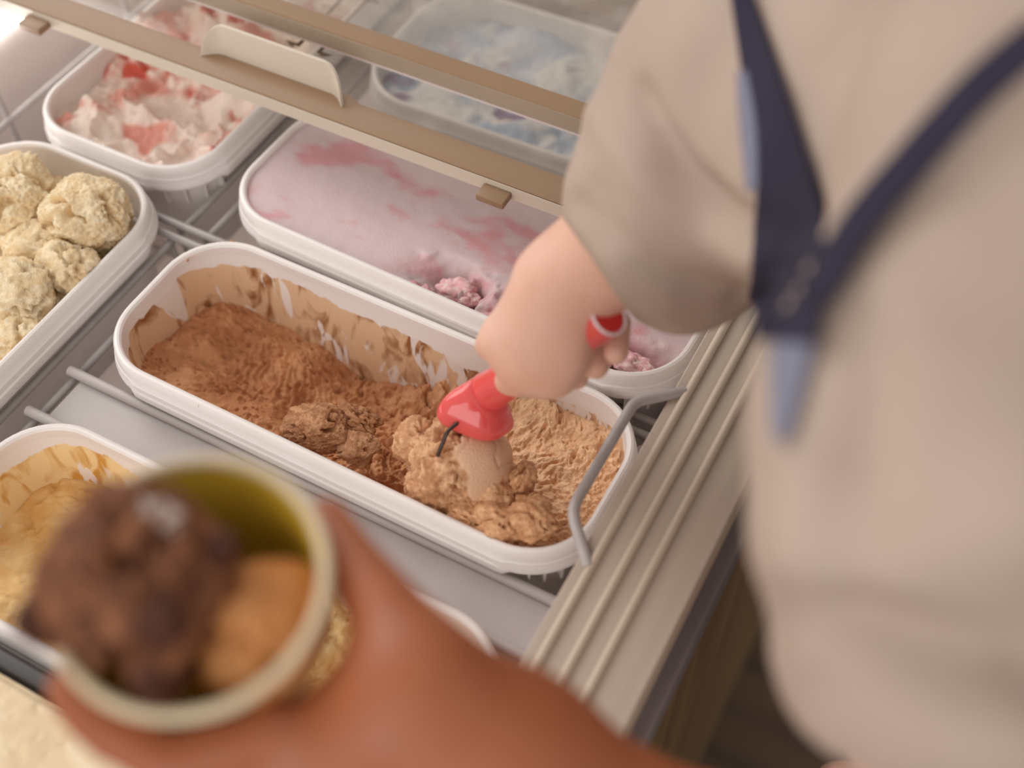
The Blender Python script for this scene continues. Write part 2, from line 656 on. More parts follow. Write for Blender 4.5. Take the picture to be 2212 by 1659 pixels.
# recessed shadow joint, lower grey profile and laminate front
box('frame_joint', (0.215, FY0 - 0.05, ZT - 0.05), (0.2465, FY1 + 0.05, ZT - 0.0182), M_edge, fz)
box('lower_profile', (0.203, FY0 - 0.05, ZT - 0.085), (0.2560, FY1 + 0.05, ZT - 0.0505), M_edge, fz, bev=0.003)
box('front_panel', (0.203, FY0 - 0.05, -0.86), (0.2545, FY1 + 0.05, ZT - 0.0855), M_wood, fz)
box('plinth', (-0.45, FY0, -0.9), (0.20, FY1, -0.8605), M_edge, fz)
box('rear_frame', (FX0 - 0.07, FY0 - 0.05, 0.0125), (FX0 - 0.005, FY1 + 0.05, ZT + 0.012), M_alu, fz, bev=0.003)
box('rear_panel', (FX0 - 0.06, FY0 - 0.05, -0.86), (FX0 - 0.021, FY1 + 0.05, 0.0122), M_edge, fz)
for nm, y0, y1 in (('end_frame', FY0 - 0.05, FY0 - 0.004), ('end_frame', FY1 + 0.004, FY1 + 0.05)):
    box(nm, (FX0 - 0.0048, y0, 0.0125), (0.1842, y1, ZT + 0.005), M_alu, fz, bev=0.003)
box('led_strip', (FX0 + .0003, FY0 + .02, -0.006), (FX0 + .005, FY1 - .02, 0.008), M_led, fz)
# bent rod guard over the frame edge
pr = fillet([un(1480, 845, ZT + .001), un(1370, 868, ZT + .003), un(1240, 1090, ZT + .003), un(1238, 1118, ZT + .003), un(1272, 1225, ZT + .001)], 0.006)
tube('rod_guard', pr, 0.0034, M_steel, fz, seg=14)

# ------------------------------------------------------------------ wire baskets
RZ = -0.030
RR = 0.0031


def basket(label, y0, y1, divs, ribs_y):
    b = empty('wire_basket', label, 'basket')
    x0, x1 = -0.419, 0.1825
    zb = -0.13
    for y in (y0, y1):
        tube('top_rail', [(x0 - .002, y, RZ), (x1, y, RZ)], RR, M_steel, b)
    for x in divs + [x0, x1 - 0.001]:
        tube('cross_rail', [(x, y0, RZ - .0058), (x, y1, RZ - .0058)], RR * 0.92, M_steel, b)
    for y in ribs_y:
        tube('upright_wire', [(x0 - .0075, y, 0.012), (x0 - .0065, y, RZ), (x0 - .003, y, zb)], 0.0027, M_steel, b, seg=8)
        tube('floor_wire', [(x0 - .003, y, zb), (x1, y, zb), (x1, y, RZ - .004)], 0.002, M_steel, b, seg=8)
    for x in np.linspace(x0, x1, 7):
        tube('floor_wire', [(x, y0, RZ - .004), (x, y0, zb - .004), (x, y1, zb - .004), (x, y1, RZ - .004)], 0.002, M_steel, b, seg=8)
    return b


basket('grey wire basket holding the tubs of chocolate, pale yellow and caramel ice cream', -0.415, 0.0655, [-0.2165, -0.1945], [-0.38, -0.25, -0.1, 0.03])
basket('grey wire basket holding the pink, blue and berry swirl tubs', 0.0772, 0.56, [-0.2165, -0.1945], [0.115, 0.27, 0.42, 0.54])

dv = empty('divider_tray', 'flat grey divider plate with round edge rods beside the chocolate tub', 'divider')
box('plate', (-0.187, -0.1055, -0.0345), (0.176, -0.0685, -0.0325), M_plate, dv)
tube('edge_rod', [(-0.1975, -0.0685, -0.0295), (0.178, -0.0685, -0.0295)], 0.0036, M_plate, dv, seg=16)
tube('edge_rod', [(-0.2, -0.1075, -0.0295), (0.178, -0.1075, -0.0295)], 0.0036, M_plate, dv, seg=16)


# ------------------------------------------------------------------ tubs
def outline(L, W, r, off, n=14, nl=60):
    r = max(r + off, 0.002)
    a, b = L / 2 + off, W / 2 + off
    pts = []
    for cx, cy, a0 in ((1, 1, 0), (-1, 1, 90), (-1, -1, 180), (1, -1, 270)):
        for k in range(n + 1):
            t = math.radians(a0 + 90 * k / n)
            pts.append((cx * (a - r) + r * math.cos(t), cy * (b - r) + r * math.sin(t)))
    res = []
    m = len(pts)
    for i in range(m):
        p, q = np.array(pts[i]), np.array(pts[(i + 1) % m])
        k = nl if (i + 1) % (n + 1) == 0 and np.linalg.norm(q - p) > 0.004 else 1
        for j in range(k):
            res.append(p + (q - p) * j / k)
    return np.array(res)


def inner_off(z):
    return -0.003 - 0.009 * np.clip((-z - 0.012) / 0.085, -.1, 1.2)


def tub(label, x, y, z, rz, L, W, r, body_mat=None, ribs=(), depth=0.1, group=None):
    t = empty('ice_cream_tub', label, 'tub', (x, y, z), rz, 'white ice cream tubs')
    ref = outline(L, W, r, 0.0)
    stepm = (np.abs(ref[:, 0]) < L / 2 - r * 0.80) | (np.abs(ref[:, 1]) < W / 2 - r * 0.80)
    sl = np.where(stepm, 1.0, 0.0)

    def ring(off, zz, bump=0.0, drop=0.0):
        o = outline(L, W, r, off)
        if bump:
            n = o / np.linalg.norm(o - np.clip(o, [-(L / 2 - r), -(W / 2 - r)], [L / 2 - r, W / 2 - r]), axis=1)[:, None]
            c = np.clip(o, [-(L / 2 - r), -(W / 2 - r)], [L / 2 - r, W / 2 - r])
            n = (o - c) / np.maximum(np.linalg.norm(o - c, axis=1), 1e-9)[:, None]
            o = o + n * (bump * sl)[:, None]
        return np.column_stack([o, zz - drop * sl])
    db = -depth
    rings = [ring(-0.03, db), ring(-0.014, db), ring(-0.0115, db + .004), ring(-0.0033, -0.014), ring(-0.0030, -0.0085)]
    outer = [ring(-0.0015, -0.0205), ring(-0.0018, -0.024), ring(-0.0102, db - .0005), ring(-0.014, db - .002), ring(-0.03, db - .002)]
    bm_ = body_mat or M_tub
    tb = loft('tub_body', outer[::-1] + [], M_tub, t, auto=40, cap0=True)
    loft('inner_wall', rings, bm_, t, auto=40, cap0=True)
    rim = [ring(-0.0030, -0.0085), ring(-0.0026, -0.002), ring(-0.0014, -0.0004), ring(0.0, 0.0), ring(0.0016, -0.0006),
           ring(0.0028, -0.0022), ring(0.0034, -0.006, .0006), ring(0.0037, -0.0098, .0012), ring(0.0045, -0.0108, .0014), ring(0.0048, -0.0150, .0014),
           ring(0.0056, -0.0162, .0016), ring(0.0058, -0.0198, .0018, .0012), ring(0.0050, -0.0212, .0018, .0022), ring(0.0036, -0.0208, .0016, .0022),
           ring(0.0028, -0.0185), ring(-0.0015, -0.0205)]
    loft('rim', rim, M_tub, t, auto=32)
    for (px, py, ang) in ribs:
        o = box('wall_rib', (-0.0008, -0.0025, -0.016), (0.0008, 0.0055, 0.0), M_tub, tb)
        o.location = (px, py, -0.0215)
        o.rotation_euler = (0, 0, ang)
    return t


def corner_ribs(L, W, r, sx, sy, degs):
    out = []
    for d in degs:
        a = math.radians(d)
        out.append((sx * (L / 2 - r + (r - .003) * math.cos(a)), sy * (W / 2 - r + (r - .003) * math.sin(a)),
                    math.atan2(sy * math.sin(a), sx * math.cos(a)) - math.pi / 2))
    return out


def field(nu, nv, L, W, r, hf, edge_drop=0.02, zref=-0.04):
    """height field filling a rounded rectangle; hf(x,y)->z ; returns V,F"""
    u = np.linspace(-1, 1, nu)
    v = np.linspace(-1, 1, nv)
    U, Vv = np.meshgrid(u, v, indexing='ij')
    o = inner_off(np.array(zref))
    a, b, rr = L / 2 + o, W / 2 + o, r + o
    Y = Vv * b
    q = np.abs(Y) - (b - rr)
    xr = np.where(q > 0, a - rr + np.sqrt(np.maximum(rr * rr - q * q, 0)), a)
    X = U * xr
    x, y = X.ravel(), Y.ravel()
    z = hf(x, y)
    k = inner_off(z) - o + 0.0006
    s = 1 + k[:, None] / np.array([[a, b]])
    x2, y2 = x * s[:, 0], y * s[:, 1]
    V = np.column_stack([x2, y2, z])
    i = np.arange(nu * nv).reshape(nu, nv)
    F = np.stack([i[:-1, :-1], i[1:, :-1], i[1:, 1:], i[:-1, 1:]], -1).reshape(-1, 4)
    return V, F


def grid_interp(xs, ys, Z):
    xs, ys, Z = np.array(xs), np.array(ys), np.array(Z, float)

    def f(x, y):
        ix = np.clip(np.searchsorted(xs, x) - 1, 0, len(xs) - 2)
        iy = np.clip(np.searchsorted(ys, y) - 1, 0, len(ys) - 2)
        tx = np.clip((x - xs[ix]) / (xs[ix + 1] - xs[ix]), 0, 1)
        ty = np.clip((y - ys[iy]) / (ys[iy + 1] - ys[iy]), 0, 1)
        tx, ty = tx * tx * (3 - 2 * tx), ty * ty * (3 - 2 * ty)
        return (Z[iy, ix] * (1 - tx) + Z[iy, ix + 1] * tx) * (1 - ty) + (Z[iy + 1, ix] * (1 - tx) + Z[iy + 1, ix + 1] * tx) * ty
    return f


def lerpc(a, b, t):
    t = np.asarray(t)[:, None]
    return np.asarray(a)[None] * (1 - t) + np.asarray(b)[None] * t


def ice(name, label, V, F, C, loc, rz, m=None):
    o = mesh_obj(name, V, F, m or M_ice, None, colors=C)
    o.location = loc
    o.rotation_euler = (0, 0, rz)
    tag(o, label, 'ice cream')
    return o


CL, CW, CR = 0.350, 0.1251, 0.0428
# ---- chocolate
choc_wall = smeared_tub('chocolate_smears', [(0, .86), (.08, .82), (.25, .83), (.4, .80), (.5, .85), (.56, .78), (.64, .72), (.8, .80), (.92, .86), (1, .84)],
                        srgb(222, 188, 152), srgb(150, 98, 58), seed=0.3)
tub('white plastic tub of scooped-out chocolate ice cream with the red scoop in it', 0, 0, 0, -0.0065, CL, CW, CR, choc_wall,
    corner_ribs(CL, CW, CR, 1, -1, (20, 38, 52, 64)))
CHTUB = bpy.data.objects['ice_cream_tub']
M_smudge = mat('dried_chocolate', srgb(196, 140, 92), 0.5, c2=srgb(170, 112, 66), scale=300)
for i, (a, b, w_, h_) in enumerate(((352, 833, .0016, .0012), (405, 860, .0018, .0012), (433, 874, .0026, .0016), (512, 908, .004, .0012), (540, 924, .0045, .0016), (575, 938, .003, .001),
                                    (862, 1068, .003, .001), (885, 1080, .005, .0014), (918, 1097, .0045, .002), (940, 1108, .003, .0012), (500, 524, .0028, .0018), (396, 553, .0018, .0028), (402, 564, .0008, .001))):
    c = un(a, b, -.0016)
    n_ = 14
    ring_ = [(w_ * (1 + .4 * math.sin(3 * t_ + i)) * math.cos(t_), h_ * (1 + .35 * math.cos(2 * t_ + 2 * i)) * math.sin(t_)) for t_ in np.linspace(0, 2 * math.pi, n_, endpoint=False)]
    Vs = [(c[0] + u, c[1] + v, c[2] - .0010 + .25 * v) for u, v in ring_] + [(c[0] + .7 * u, c[1] + .7 * v, c[2] + .0004 + .25 * v) for u, v in ring_]
    Fs = [(k, (k + 1) % n_, n_ + (k + 1) % n_, n_ + k) for k in range(n_)] + [tuple(range(n_, 2 * n_))]
    mesh_obj('smudge', Vs, Fs, M_smudge, CHTUB)
hb = grid_interp([-.17, -.13, -.09, -.05, -.01, .03, .07, .11, .14, .17], [-.057, -.03, 0, .03, .057], [
    [-.036, -.036, -.040, -.050, -.054, -.060, -.036, -.028, -.024, -.022],
    [-.040, -.047, -.054, -.064, -.066, -.068, -.046, -.036, -.030, -.025],
    [-.046, -.058, -.068, -.078, -.080, -.070, -.050, -.038, -.034, -.028],
    [-.052, -.060, -.068, -.080, -.080, -.066, -.046, -.036, -.034, -.028],
    [-.058, -.062, -.072, -.082, -.076, -.050, -.032, -.024, -.022, -.024]])


def choc_h(x, y):
    p = np.column_stack([x, y, 0 * x])
    w = np.column_stack([x + 0.012 * fbm(p, 40, 3, seed=3), y + 0.012 * fbm(p, 40, 3, seed=9), 0 * x])
    z0 = hb(x, y)
    z = z0 * 1
    rough = sstep(-0.10, 0.03, x + 0.03 * fbm(p, 30, 2, seed=21))
    z = z + 0.0045 * fbm(p, 38, 3, seed=1)
    # torn texture
    z = z - 0.0028 * np.maximum(0, ridged(w, 70, 3, seed=5) - 0.75) * (0.5 + 0.3 * rough)
    z = z + 0.0012 * fbm(w, 240, 3, seed=11) * (0.4 + 0.9 * rough)
    z = z - .0040 * sstep(.42, .75, fbm(w, 120, 3, seed=27)) * (.5 + .5 * rough) - .002 * sstep(.4, .8, fbm(p, 260, 2, seed=28))
    z = z + .0012 * fbm(p, 420, 2, seed=29) * (.25 + .75 * rough)
    # striations from the scoop
    ph = fbm(p, 22, 2, seed=15) * 1.2
    st = np.sin((x * 0.9 + y * 0.35) * 1150 + ph * 6 + 3.0 * fbm(p, 120, 2, seed=16))
    ms = np.exp(-((x + .095) / .035) ** 2 - ((y - .012) / .024) ** 2)
    z = z + 0.0013 * st * ms
    st2 = np.sin((y * 1.0 - x * 0.5) * 900 + 2.5 * fbm(p, 90, 2, seed=18))
    m2 = np.exp(-((x - .155) / .025) ** 2 - ((y + .02) / .03) ** 2)
    z = z + 0.0014 * st2 * m2
    # radial gouges at the far right
    ang = np.arctan2(y + .01, x - .085)
    rad = np.hypot(x - .085, y + .01)
    m3 = sstep(.03, .05, rad) * sstep(.0, .02, y) * sstep(.05, .09, x)
    z = z + 0.0028 * np.sin(ang * 11 + 1.2 * fbm(p, 50, 2, seed=23)) * m3
    z = z0 + (z - z0) * (1 - .35 * sstep(.05, .1, x))
    # smooth scooped hollows
    for cx, cy, rx, ry, d in ((-.125, .012, .03, .022, .004), (-.045, -.012, .03, .02, .006), (.028, -.036, .017, .012, .016)):
        e = ((x - cx) / rx) ** 2 + ((y - cy) / ry) ** 2
        z = z - d * np.maximum(0, 1 - e) ** 0.7
    z = z - .022 * np.exp(-((x - .084) / .036) ** 2 - ((y + .022) / .030) ** 2)
    # loose ridges and flakes
    for cx, cy, rx, ry, d in ((-.035, .006, .016, .007, .012), (.015, .012, .02, .008, .01), (.055, .03, .02, .015, .006), (.0, -.006, .02, .01, .006)):
        e = ((x - cx) / rx) ** 2 + ((y - cy) / ry) ** 2
        z = z + d * np.maximum(0, 1 - e) * (0.7 + 0.5 * fbm(p, 150, 3, seed=31))
    return z


V, F = field(640, 260, CL, CW, CR, choc_h)
p = np.column_stack([V[:, 0], V[:, 1], V[:, 2]])
t = sstep(-.5, .9, fbm(p, 55, 4, seed=40) + 0.5 * fbm(p, 300, 2, seed=41))
CHO_D, CHO_M, CHO_L = srgb(192, 130, 88), srgb(218, 160, 114), srgb(250, 208, 164)
C = lerpc(CHO_D, CHO_M, t)
fr = sstep(.0, .11, V[:, 0] + .04 * fbm(p, 40, 3, seed=44)) * (0.65 + .35 * sstep(-.3, .6, fbm(p, 160, 3, seed=46)))
C = C * (1 - fr[:, None]) + np.array(CHO_L)[None] * fr[:, None]
ice('chocolate_ice_cream', 'chocolate ice cream with deep scoop gouges inside the tub', V, F, C, (0, 0, 0), -0.0065, M_icefine)


def lump(name, center, radii, parent, amp=0.1, freq=2.2, sub=6, seed=0.0, cols=(CHO_M, CHO_L), smooth_dir=None, rot=None, m=None, tear=0.12):
    V, F = icosphere(sub)
    N = V.copy()
    d = amp * fbm(V, freq * .8, 3, 0.45, seed) - tear * 1.6 * sstep(1.05, 1.5, ridged(V + .25 * fbm(V, 2, 2, seed=seed + 4)[:, None], freq * .75, 3, .5, seed + 5))
    fine = 0.038 * fbm(V, 13 * (max(radii) / .02) ** .7, 4, .75, seed + 8) - .06 * sstep(.45, .8, fbm(V, 7, 2, .6, seed + 9))
    k = np.ones(len(V))
    if smooth_dir is not None:
        s = np.array(smooth_dir, float)
        s = s / np.linalg.norm(s)
        k = 1 - sstep(.60, .66, V @ s + .16 * fbm(V, 3, 3, seed=seed + 2))
        d = d * (0.15 + .85 * k)
        fold = np.exp(-((np.sin(3.1 * (V @ np.roll(s, 1)) + 1.4 * fbm(V, 1.6, 2, seed=seed + 3))) / .12) ** 2)
        d = d - 0.028 * fold * (1 - k)
    V = V * (1 + d + fine * k)[:, None]
    V = V * np.array(radii)
    if rot is not None:
        V = V @ np.array(Matrix.Rotation(rot[0], 3, rot[1])).T
    V = V + np.array(center)
    c = lerpc(cols[0], cols[1], sstep(-.5, .8, .7 * fbm(N, 5, 3, seed=seed + 12) + .5 * fbm(N, 26, 2, seed=seed + 13)) * .85 + .1)
    if smooth_dir is not None:
        sm = np.array(srgb(226, 186, 152))
        c = c * k[:, None] + sm[None] * (1 - k)[:, None]
    o = mesh_obj(name, V, F, m or M_icefine, parent, colors=c)
    return o


# ball being rolled in the scoop
bc = at(996, 1008, 0.738)
ball = empty('ice_cream_ball', 'rough light brown ball of chocolate ice cream rolled up under the red scoop', 'ice cream')
lump('ball', bc, (.0335, .0335, .0335), ball, 0.13, 1.7, 6, 3.0, (srgb(178, 122, 82), srgb(236, 190, 146)), tuple(.75 * MR[0] - .25 * MR[1] - .62 * MR[2]), tear=.16)
lump('torn_lobe', at(1058, 1072, .722), (.0165, .0145, .012), ball, .2, 1.8, 5, 11.0, (srgb(204, 150, 106), srgb(240, 196, 152)))
lump('torn_lobe', at(925, 1060, .735), (.017, .014, .016), ball, .22, 1.8, 5, 17.0, (srgb(190, 134, 94), srgb(232, 186, 142)))
lump('torn_lobe', at(905, 960, .745), (.016, .013, .018), ball, .2, 2.0, 5, 23.0, (srgb(190, 134, 94), srgb(232, 186, 142)))
lump('torn_lobe', at(1000, 1085, .725), (.016, .012, .012), ball, .25, 2.0, 5, 29.0, (srgb(180, 124, 84), srgb(222, 174, 130)))
cf = empty('ice_cream_curl', 'torn curl of chocolate ice cream lying in the scooped hollow', 'ice cream')
lump('curl', at(688, 925, .775), (.021, .017, .013), cf, .24, 1.6, 6, 37.0, (srgb(160, 105, 68), srgb(206, 156, 114)), tear=.25)
lump('flake', at(770, 905, .78), (.017, .010, .009), cf, .3, 1.9, 5, 41.0, (srgb(150, 96, 60), srgb(190, 138, 96)), tear=.25)
lump('flake', at(770, 968, .765), (.014, .012, .006), cf, .3, 1.7, 5, 47.0, (srgb(160, 108, 72), srgb(200, 150, 110)), tear=.2)
cf2 = empty('ice_cream_curl', 'crumbly chocolate lumps between the rolled ball and the near tub corner', 'ice cream')
for (a, b, dd, rr3, sd) in ((1075, 1130, .712, (.018, .014, .011), 53.), (1150, 1120, .708, (.016, .014, .008), 59.), (1010, 1118, .718, (.012, .010, .009), 61.),
                            (1130, 1035, .725, (.008, .012, .012), 67.)):
    lump('flake', at(a, b, dd), rr3, cf2, .28, 1.8, 5, sd, (srgb(192, 136, 94), srgb(232, 184, 138)), tear=.22)

# ---- pink and white (nearly full)
PX, PY, PZ, PW = 0.001, 0.1425, 0.010, 0.1290
tub('white plastic tub filled with pale pink ripple ice cream', PX, PY, PZ, -0.03, CL, PW, CR, None, corner_ribs(CL, PW, CR, 1, -1, (25, 45, 65)))


def pink_h(x, y):
    p = np.column_stack([x, y, 0 * x])
    m = sstep(.02, .045, -y) * sstep(-.04, .02, x)
    z = -0.004 - 0.002 * (1 - (x / .17) ** 2) + .0008 * fbm(p, 30, 3, seed=2)
    z = z - .020 * m * sstep(-.1, .5, fbm(p, 45, 3, seed=7) + .35)
    z = z + m * (.006 * fbm(p, 70, 4, seed=4))
    return z


V, F = field(300, 120, CL, PW, CR, pink_h, zref=-.006)
p = V.copy()
q = p * np.array([.55, 1.1, 1]) @ np.array(Matrix.Rotation(.5, 3, 'Z')).T
t = sstep(.0, .55, fbm(q, 40, 4, seed=50))
low = sstep(.012, .04, -p[:, 1]) * sstep(-.09, .0, p[:, 0]) * .5
t = np.clip(t * .75 + low * sstep(-.2, .7, fbm(q, 50, 3, seed=52)), 0, 1)
C = lerpc(srgb(208, 187, 187), srgb(208, 140, 144), t)
ice('pink_ice_cream', 'smooth pale pink ripple ice cream filling its tub to the rim', V, F, C, (PX, PY, PZ), -.03)
ck = empty('ice_cream_crumb', 'small pink and cream crumbs scraped up at the near side of the pink tub', 'ice cream')
for i, (a, b, rr3) in enumerate(((985, 625, .013), (860, 580, .009), (1010, 645, .009), (1360, 785, .012), (1330, 765, .008), (1300, 775, .008), (1390, 795, .008))):
    o = lump('crumb', un(a, b, -.004), (rr3, rr3 * .8, rr3 * .55), ck, .3, 1.7, 4, 70. + i, (srgb(226, 160, 168), srgb(240, 222, 214)), tear=.2, m=M_ice)

# ---- berry swirl (left column, long axis along the freezer)
SL, SW, SR = 0.36, 0.157, 0.042
SX, SY, SZ = -0.2965, 0.276, 0.0
tub('white plastic tub of creamy ice cream with red berry swirls', SX, SY, SZ, math.pi / 2, SL, SW, SR, None, corner_ribs(SL, SW, SR, -1, -1, (20, 40, 60, 80)))


def swirl_h(x, y):
    p = np.column_stack([x, y, 0 * x])
    z = -.015 + .012 * fbm(p, 28, 3, seed=61) + .009 * np.maximum(0, ridged(p, 45, 3, seed=63) - .6) + .0015 * fbm(p, 160, 3, seed=64)
    z = z - .012 * np.exp(-((x + .10) / .03) ** 2 - ((y + .02) / .03) ** 2)
    return z


V, F = field(340, 160, SL, SW, SR, swirl_h, zref=-.014)
w = V + .012 * np.column_stack([fbm(V, 35, 3, seed=71), fbm(V, 35, 3, seed=73), 0 * V[:, 0]])
t = sstep(-.05, .55, fbm(w, 30, 4, seed=75))
t2 = sstep(.30, .75, fbm(w, 38, 3, seed=78))
C = lerpc(srgb(242, 224, 210), srgb(224, 138, 120), t * .85)
C = C * (1 - t2[:, None]) + np.array(srgb(206, 92, 74))[None] * t2[:, None]
ice('berry_swirl_ice_cream', 'cream coloured ice cream with red berry swirls', V, F, C, (SX, SY, SZ), math.pi / 2)

# ---- ivory / banana scoops
IX, IY, IZ, IL, IW, IR = -0.2955, -0.0945, 0.001, 0.345, 0.155, 0.046
tub('white plastic tub heaped with pale yellow ice cream scoops', IX, IY, IZ, math.pi / 2, IL, IW, IR)


def iv_h(x, y):
    p = np.column_stack([x, y, 0 * x])
    return -.035 + .008 * fbm(p, 30, 3, seed=81) + .004 * np.maximum(0, ridged(p, 60, 4, seed=83) - .6) + .002 * fbm(p, 150, 3, seed=84)


V, F = field(260, 130, IL, IW, IR, iv_h, zref=-.035)
IV_D, IV_L = srgb(226, 196, 148), srgb(246, 230, 196)
C = lerpc(IV_D, IV_L, sstep(-.5, .6, fbm(V, 60, 4, seed=86)))
ice('pale_yellow_ice_cream', 'pale yellow crumbly ice cream under the heaped scoops', V, F, C, (IX, IY, IZ), math.pi / 2)
for i, (a, b, zz, r3, lab) in enumerate((
        (190, 462, .004, (.032, .031, .026), 'round scoop of pale yellow ice cream at the tub corner'),
        (30, 430, .004, (.030, .032, .027), 'pale yellow ice cream scoop beside the round corner scoop'),
        (45, 395, -.002, (.018, .018, .024), 'upright torn flake of pale yellow ice cream at the back tub wall'),
        (75, 530, .000, (.024, .020, .014), 'flat pale yellow ice cream lump in front of the two large scoops'),
        (150, 580, -.006, (.022, .020, .020), 'pale yellow ice cream lump against the long tub side'),
        (30, 640, -.004, (.031, .028, .024), 'hollow folded scoop of pale yellow ice cream'),
        (40, 720, -.012, (.022, .02, .016), 'low pale yellow ice cream crumb pile by the long tub side'),
        (185, 590, -.012, (.012, .010, .014), 'small pale yellow ice cream chip by the long tub side'))):
    c = un(a, b, zz)
    e = empty('ice_cream_scoop', lab, 'ice cream', group='pale yellow scoops')
    lump('scoop', c, r3, e, .16, 1.7, 6 if i < 2 else 5, 90. + 7 * i, (IV_D, IV_L), tear=.18, m=M_icefine)

# ---- caramel yellow tub
yel_wall = smeared_tub('caramel_smears', [(0, .80), (.15, .86), (.3, .8), (.5, .75), (.7, .75), (.85, .82), (1, .84)], srgb(240, 212, 160), srgb(206, 150, 70), seed=1.7)
YX, YY, YZ = 0.0, -0.1765, 0.0
tub('white plastic tub of caramel yellow ice cream behind the held cup', YX, YY, YZ, 0.003, CL, CW, CR, yel_wall, corner_ribs(CL, CW, CR, 1, 1, (30, 55)))


def yl_h(x, y):
    p = np.column_stack([x, y, 0 * x])
    z = grid_interp([-.17, -.12, -.05, .05, .12, .17], [-.06, 0, .06], [[-.03, -.028, -.03, -.04, -.05, -.05], [-.05, -.045, -.045, -.05, -.06, -.06], [-.055, -.055, -.055, -.06, -.07, -.065]])(x, y)
    return z + .005 * fbm(p, 26, 3, seed=101) - .003 * np.maximum(0, ridged(p, 60, 4, seed=103) - .8) + .001 * fbm(p, 200, 3, seed=104)


V, F = field(320, 130, CL, CW, CR, yl_h, zref=-.05)
C = lerpc(srgb(222, 172, 102), srgb(240, 204, 144), sstep(-.5, .6, fbm(V, 40, 4, seed=106)))
ice('caramel_ice_cream', 'caramel yellow ice cream scraped down inside its tub', V, F, C, (YX, YY, YZ), .003)
e = empty('ice_cream_scoop', 'crumbly golden lump of ice cream standing up in the caramel tub', 'ice cream')
lump('scoop', un(705, 1390, -.02), (.02, .024, .022), e, .2, 1.9, 5, 131., (srgb(224, 178, 108), srgb(246, 214, 156)), tear=.2)

# ---- cream block tub at the very front
BX, BY, BZ = -0.005, -0.3352, 0.0
tub('white plastic tub filled flat with cream ice cream nearest the hand', BX, BY, BZ, 0, CL, CW, CR)


def cr_h(x, y):
    p = np.column_stack([x, y, 0 * x])
    e = np.maximum(np.abs(x) / (CL / 2 + .010), np.abs(y) / (CW / 2 + .010))
    return .0022 - .006 * sstep(.955, 1.0, e) + .0012 * fbm(p, 40, 4, seed=111) - .002 * np.maximum(0, ridged(p, 70, 3, seed=113) - 1.1)


V, F = field(260, 110, CL + .026, CW + .026, CR + .013, cr_h, zref=-.004)
C = lerpc(srgb(226, 202, 164), srgb(236, 216, 182), sstep(-.5, .5, fbm(V, 50, 4, seed=116)))
dk = sstep(1.05, 1.25, fbm(V, 90, 2, seed=118))[:, None]
C = C * (1 - dk) + np.array(srgb(150, 110, 60))[None] * dk
ice('cream_ice_cream', 'flat cream ice cream with dark specks', V, F, C, (BX, BY, BZ), 0)

M_black = mat('black_rubber', srgb(52, 46, 42), 0.4)
tag(box('divider_bar', (-0.21, -0.2592, -0.035), (0.172, -0.2492, -0.004), M_black, None, bev=.002), 'black divider bar between the caramel tub and the cream tub', 'divider')

# ---- blue tub under the glass
UL, UW = 0.354, 0.155
UX, UY, UZ = -0.002, 0.337, -0.012
tub('white plastic tub of blue and white ice cream beneath the glass lid', UX, UY, UZ, 0.02, UL, UW, .05)


def bl_h(x, y):
    p = np.column_stack([x, y, 0 * x])
    return -.022 + .006 * fbm(p, 26, 3, seed=121) + .002 * fbm(p, 90, 3, seed=122)


V, F = field(240, 110, UL, UW, .05, bl_h, zref=-.022)
w = V + .01 * np.column_stack([fbm(V, 30, 3, seed=123), fbm(V, 30, 3, seed=125), 0 * V[:, 0]])
C = lerpc(srgb(172, 188, 210), srgb(232, 230, 229), sstep(-.2, .4, fbm(w, 30, 3, seed=127)))
pu = sstep(.5, .9, fbm(w, 34, 3, seed=129))[:, None]
C = C * (1 - pu) + np.array(srgb(150, 132, 158))[None] * pu
ye = sstep(.95, 1.15, fbm(w, 60, 2, seed=133))[:, None]
C = C * (1 - ye) + np.array(srgb(216, 200, 130))[None] * ye
ice('blue_ice_cream', 'pale blue and white ice cream with purple specks', V, F, C, (UX, UY, UZ), .02)

ct = box('carton', (-0.18, 0.432, -0.09), (0.165, 0.552, -0.012), M_carton, None, bev=0.004)
tag(ct, 'brown frosted carton lying behind the blue ice cream tub', 'carton')

# ------------------------------------------------------------------ sliding lids
l1 = empty('sliding_lid', 'lower sliding glass lid with raised grip on its beige front rail', 'lid')
LX0, LX1 = -0.452, 0.178
RY0, RY1, Rz0, Rz1 = 0.1512, 0.1752, 0.0435, 0.0555
prof = [(RY0, Rz0), (RY0, Rz0 + .0075), (RY0 + .0004, Rz0 + .0080), (RY0 + .0002, Rz0 + .0085), (RY0 + .0004, Rz1 - .001), (RY0 + .0016, Rz1),
        (RY1 - .001, Rz1), (RY1, Rz1 - .001), (RY1, Rz0)]
ring = lambda x: np.array([(x, y, z) for y, z in prof])
loft('front_rail', [ring(LX0), ring(LX1)], M_rail, l1, auto=40, cap0=True, cap1=True)
box('rail_face', (LX0, RY0 - .0006, Rz0), (LX1, RY0 - .0001, Rz1 - .0014), M_rail2, l1)
pane1 = box('pane', (LX0, RY1 - .004, 0.0468), (LX1, 0.80, 0.0503), M_glass, l1)
for cx in (-0.386, 0.0165):
    box('guide_clip', (cx - .0105, RY0 - .0135, Rz0 + .001), (cx + .0105, RY0 - .0007, Rz0 + .0066), M_rail, l1, bev=0.001)
for x0, x1 in ((LX0, LX0 + .014), (LX1 - .014, LX1)):
    box('side_rail', (x0, RY1 + .0002, Rz0), (x1, 0.80, Rz1 - .003), M_rail, l1)
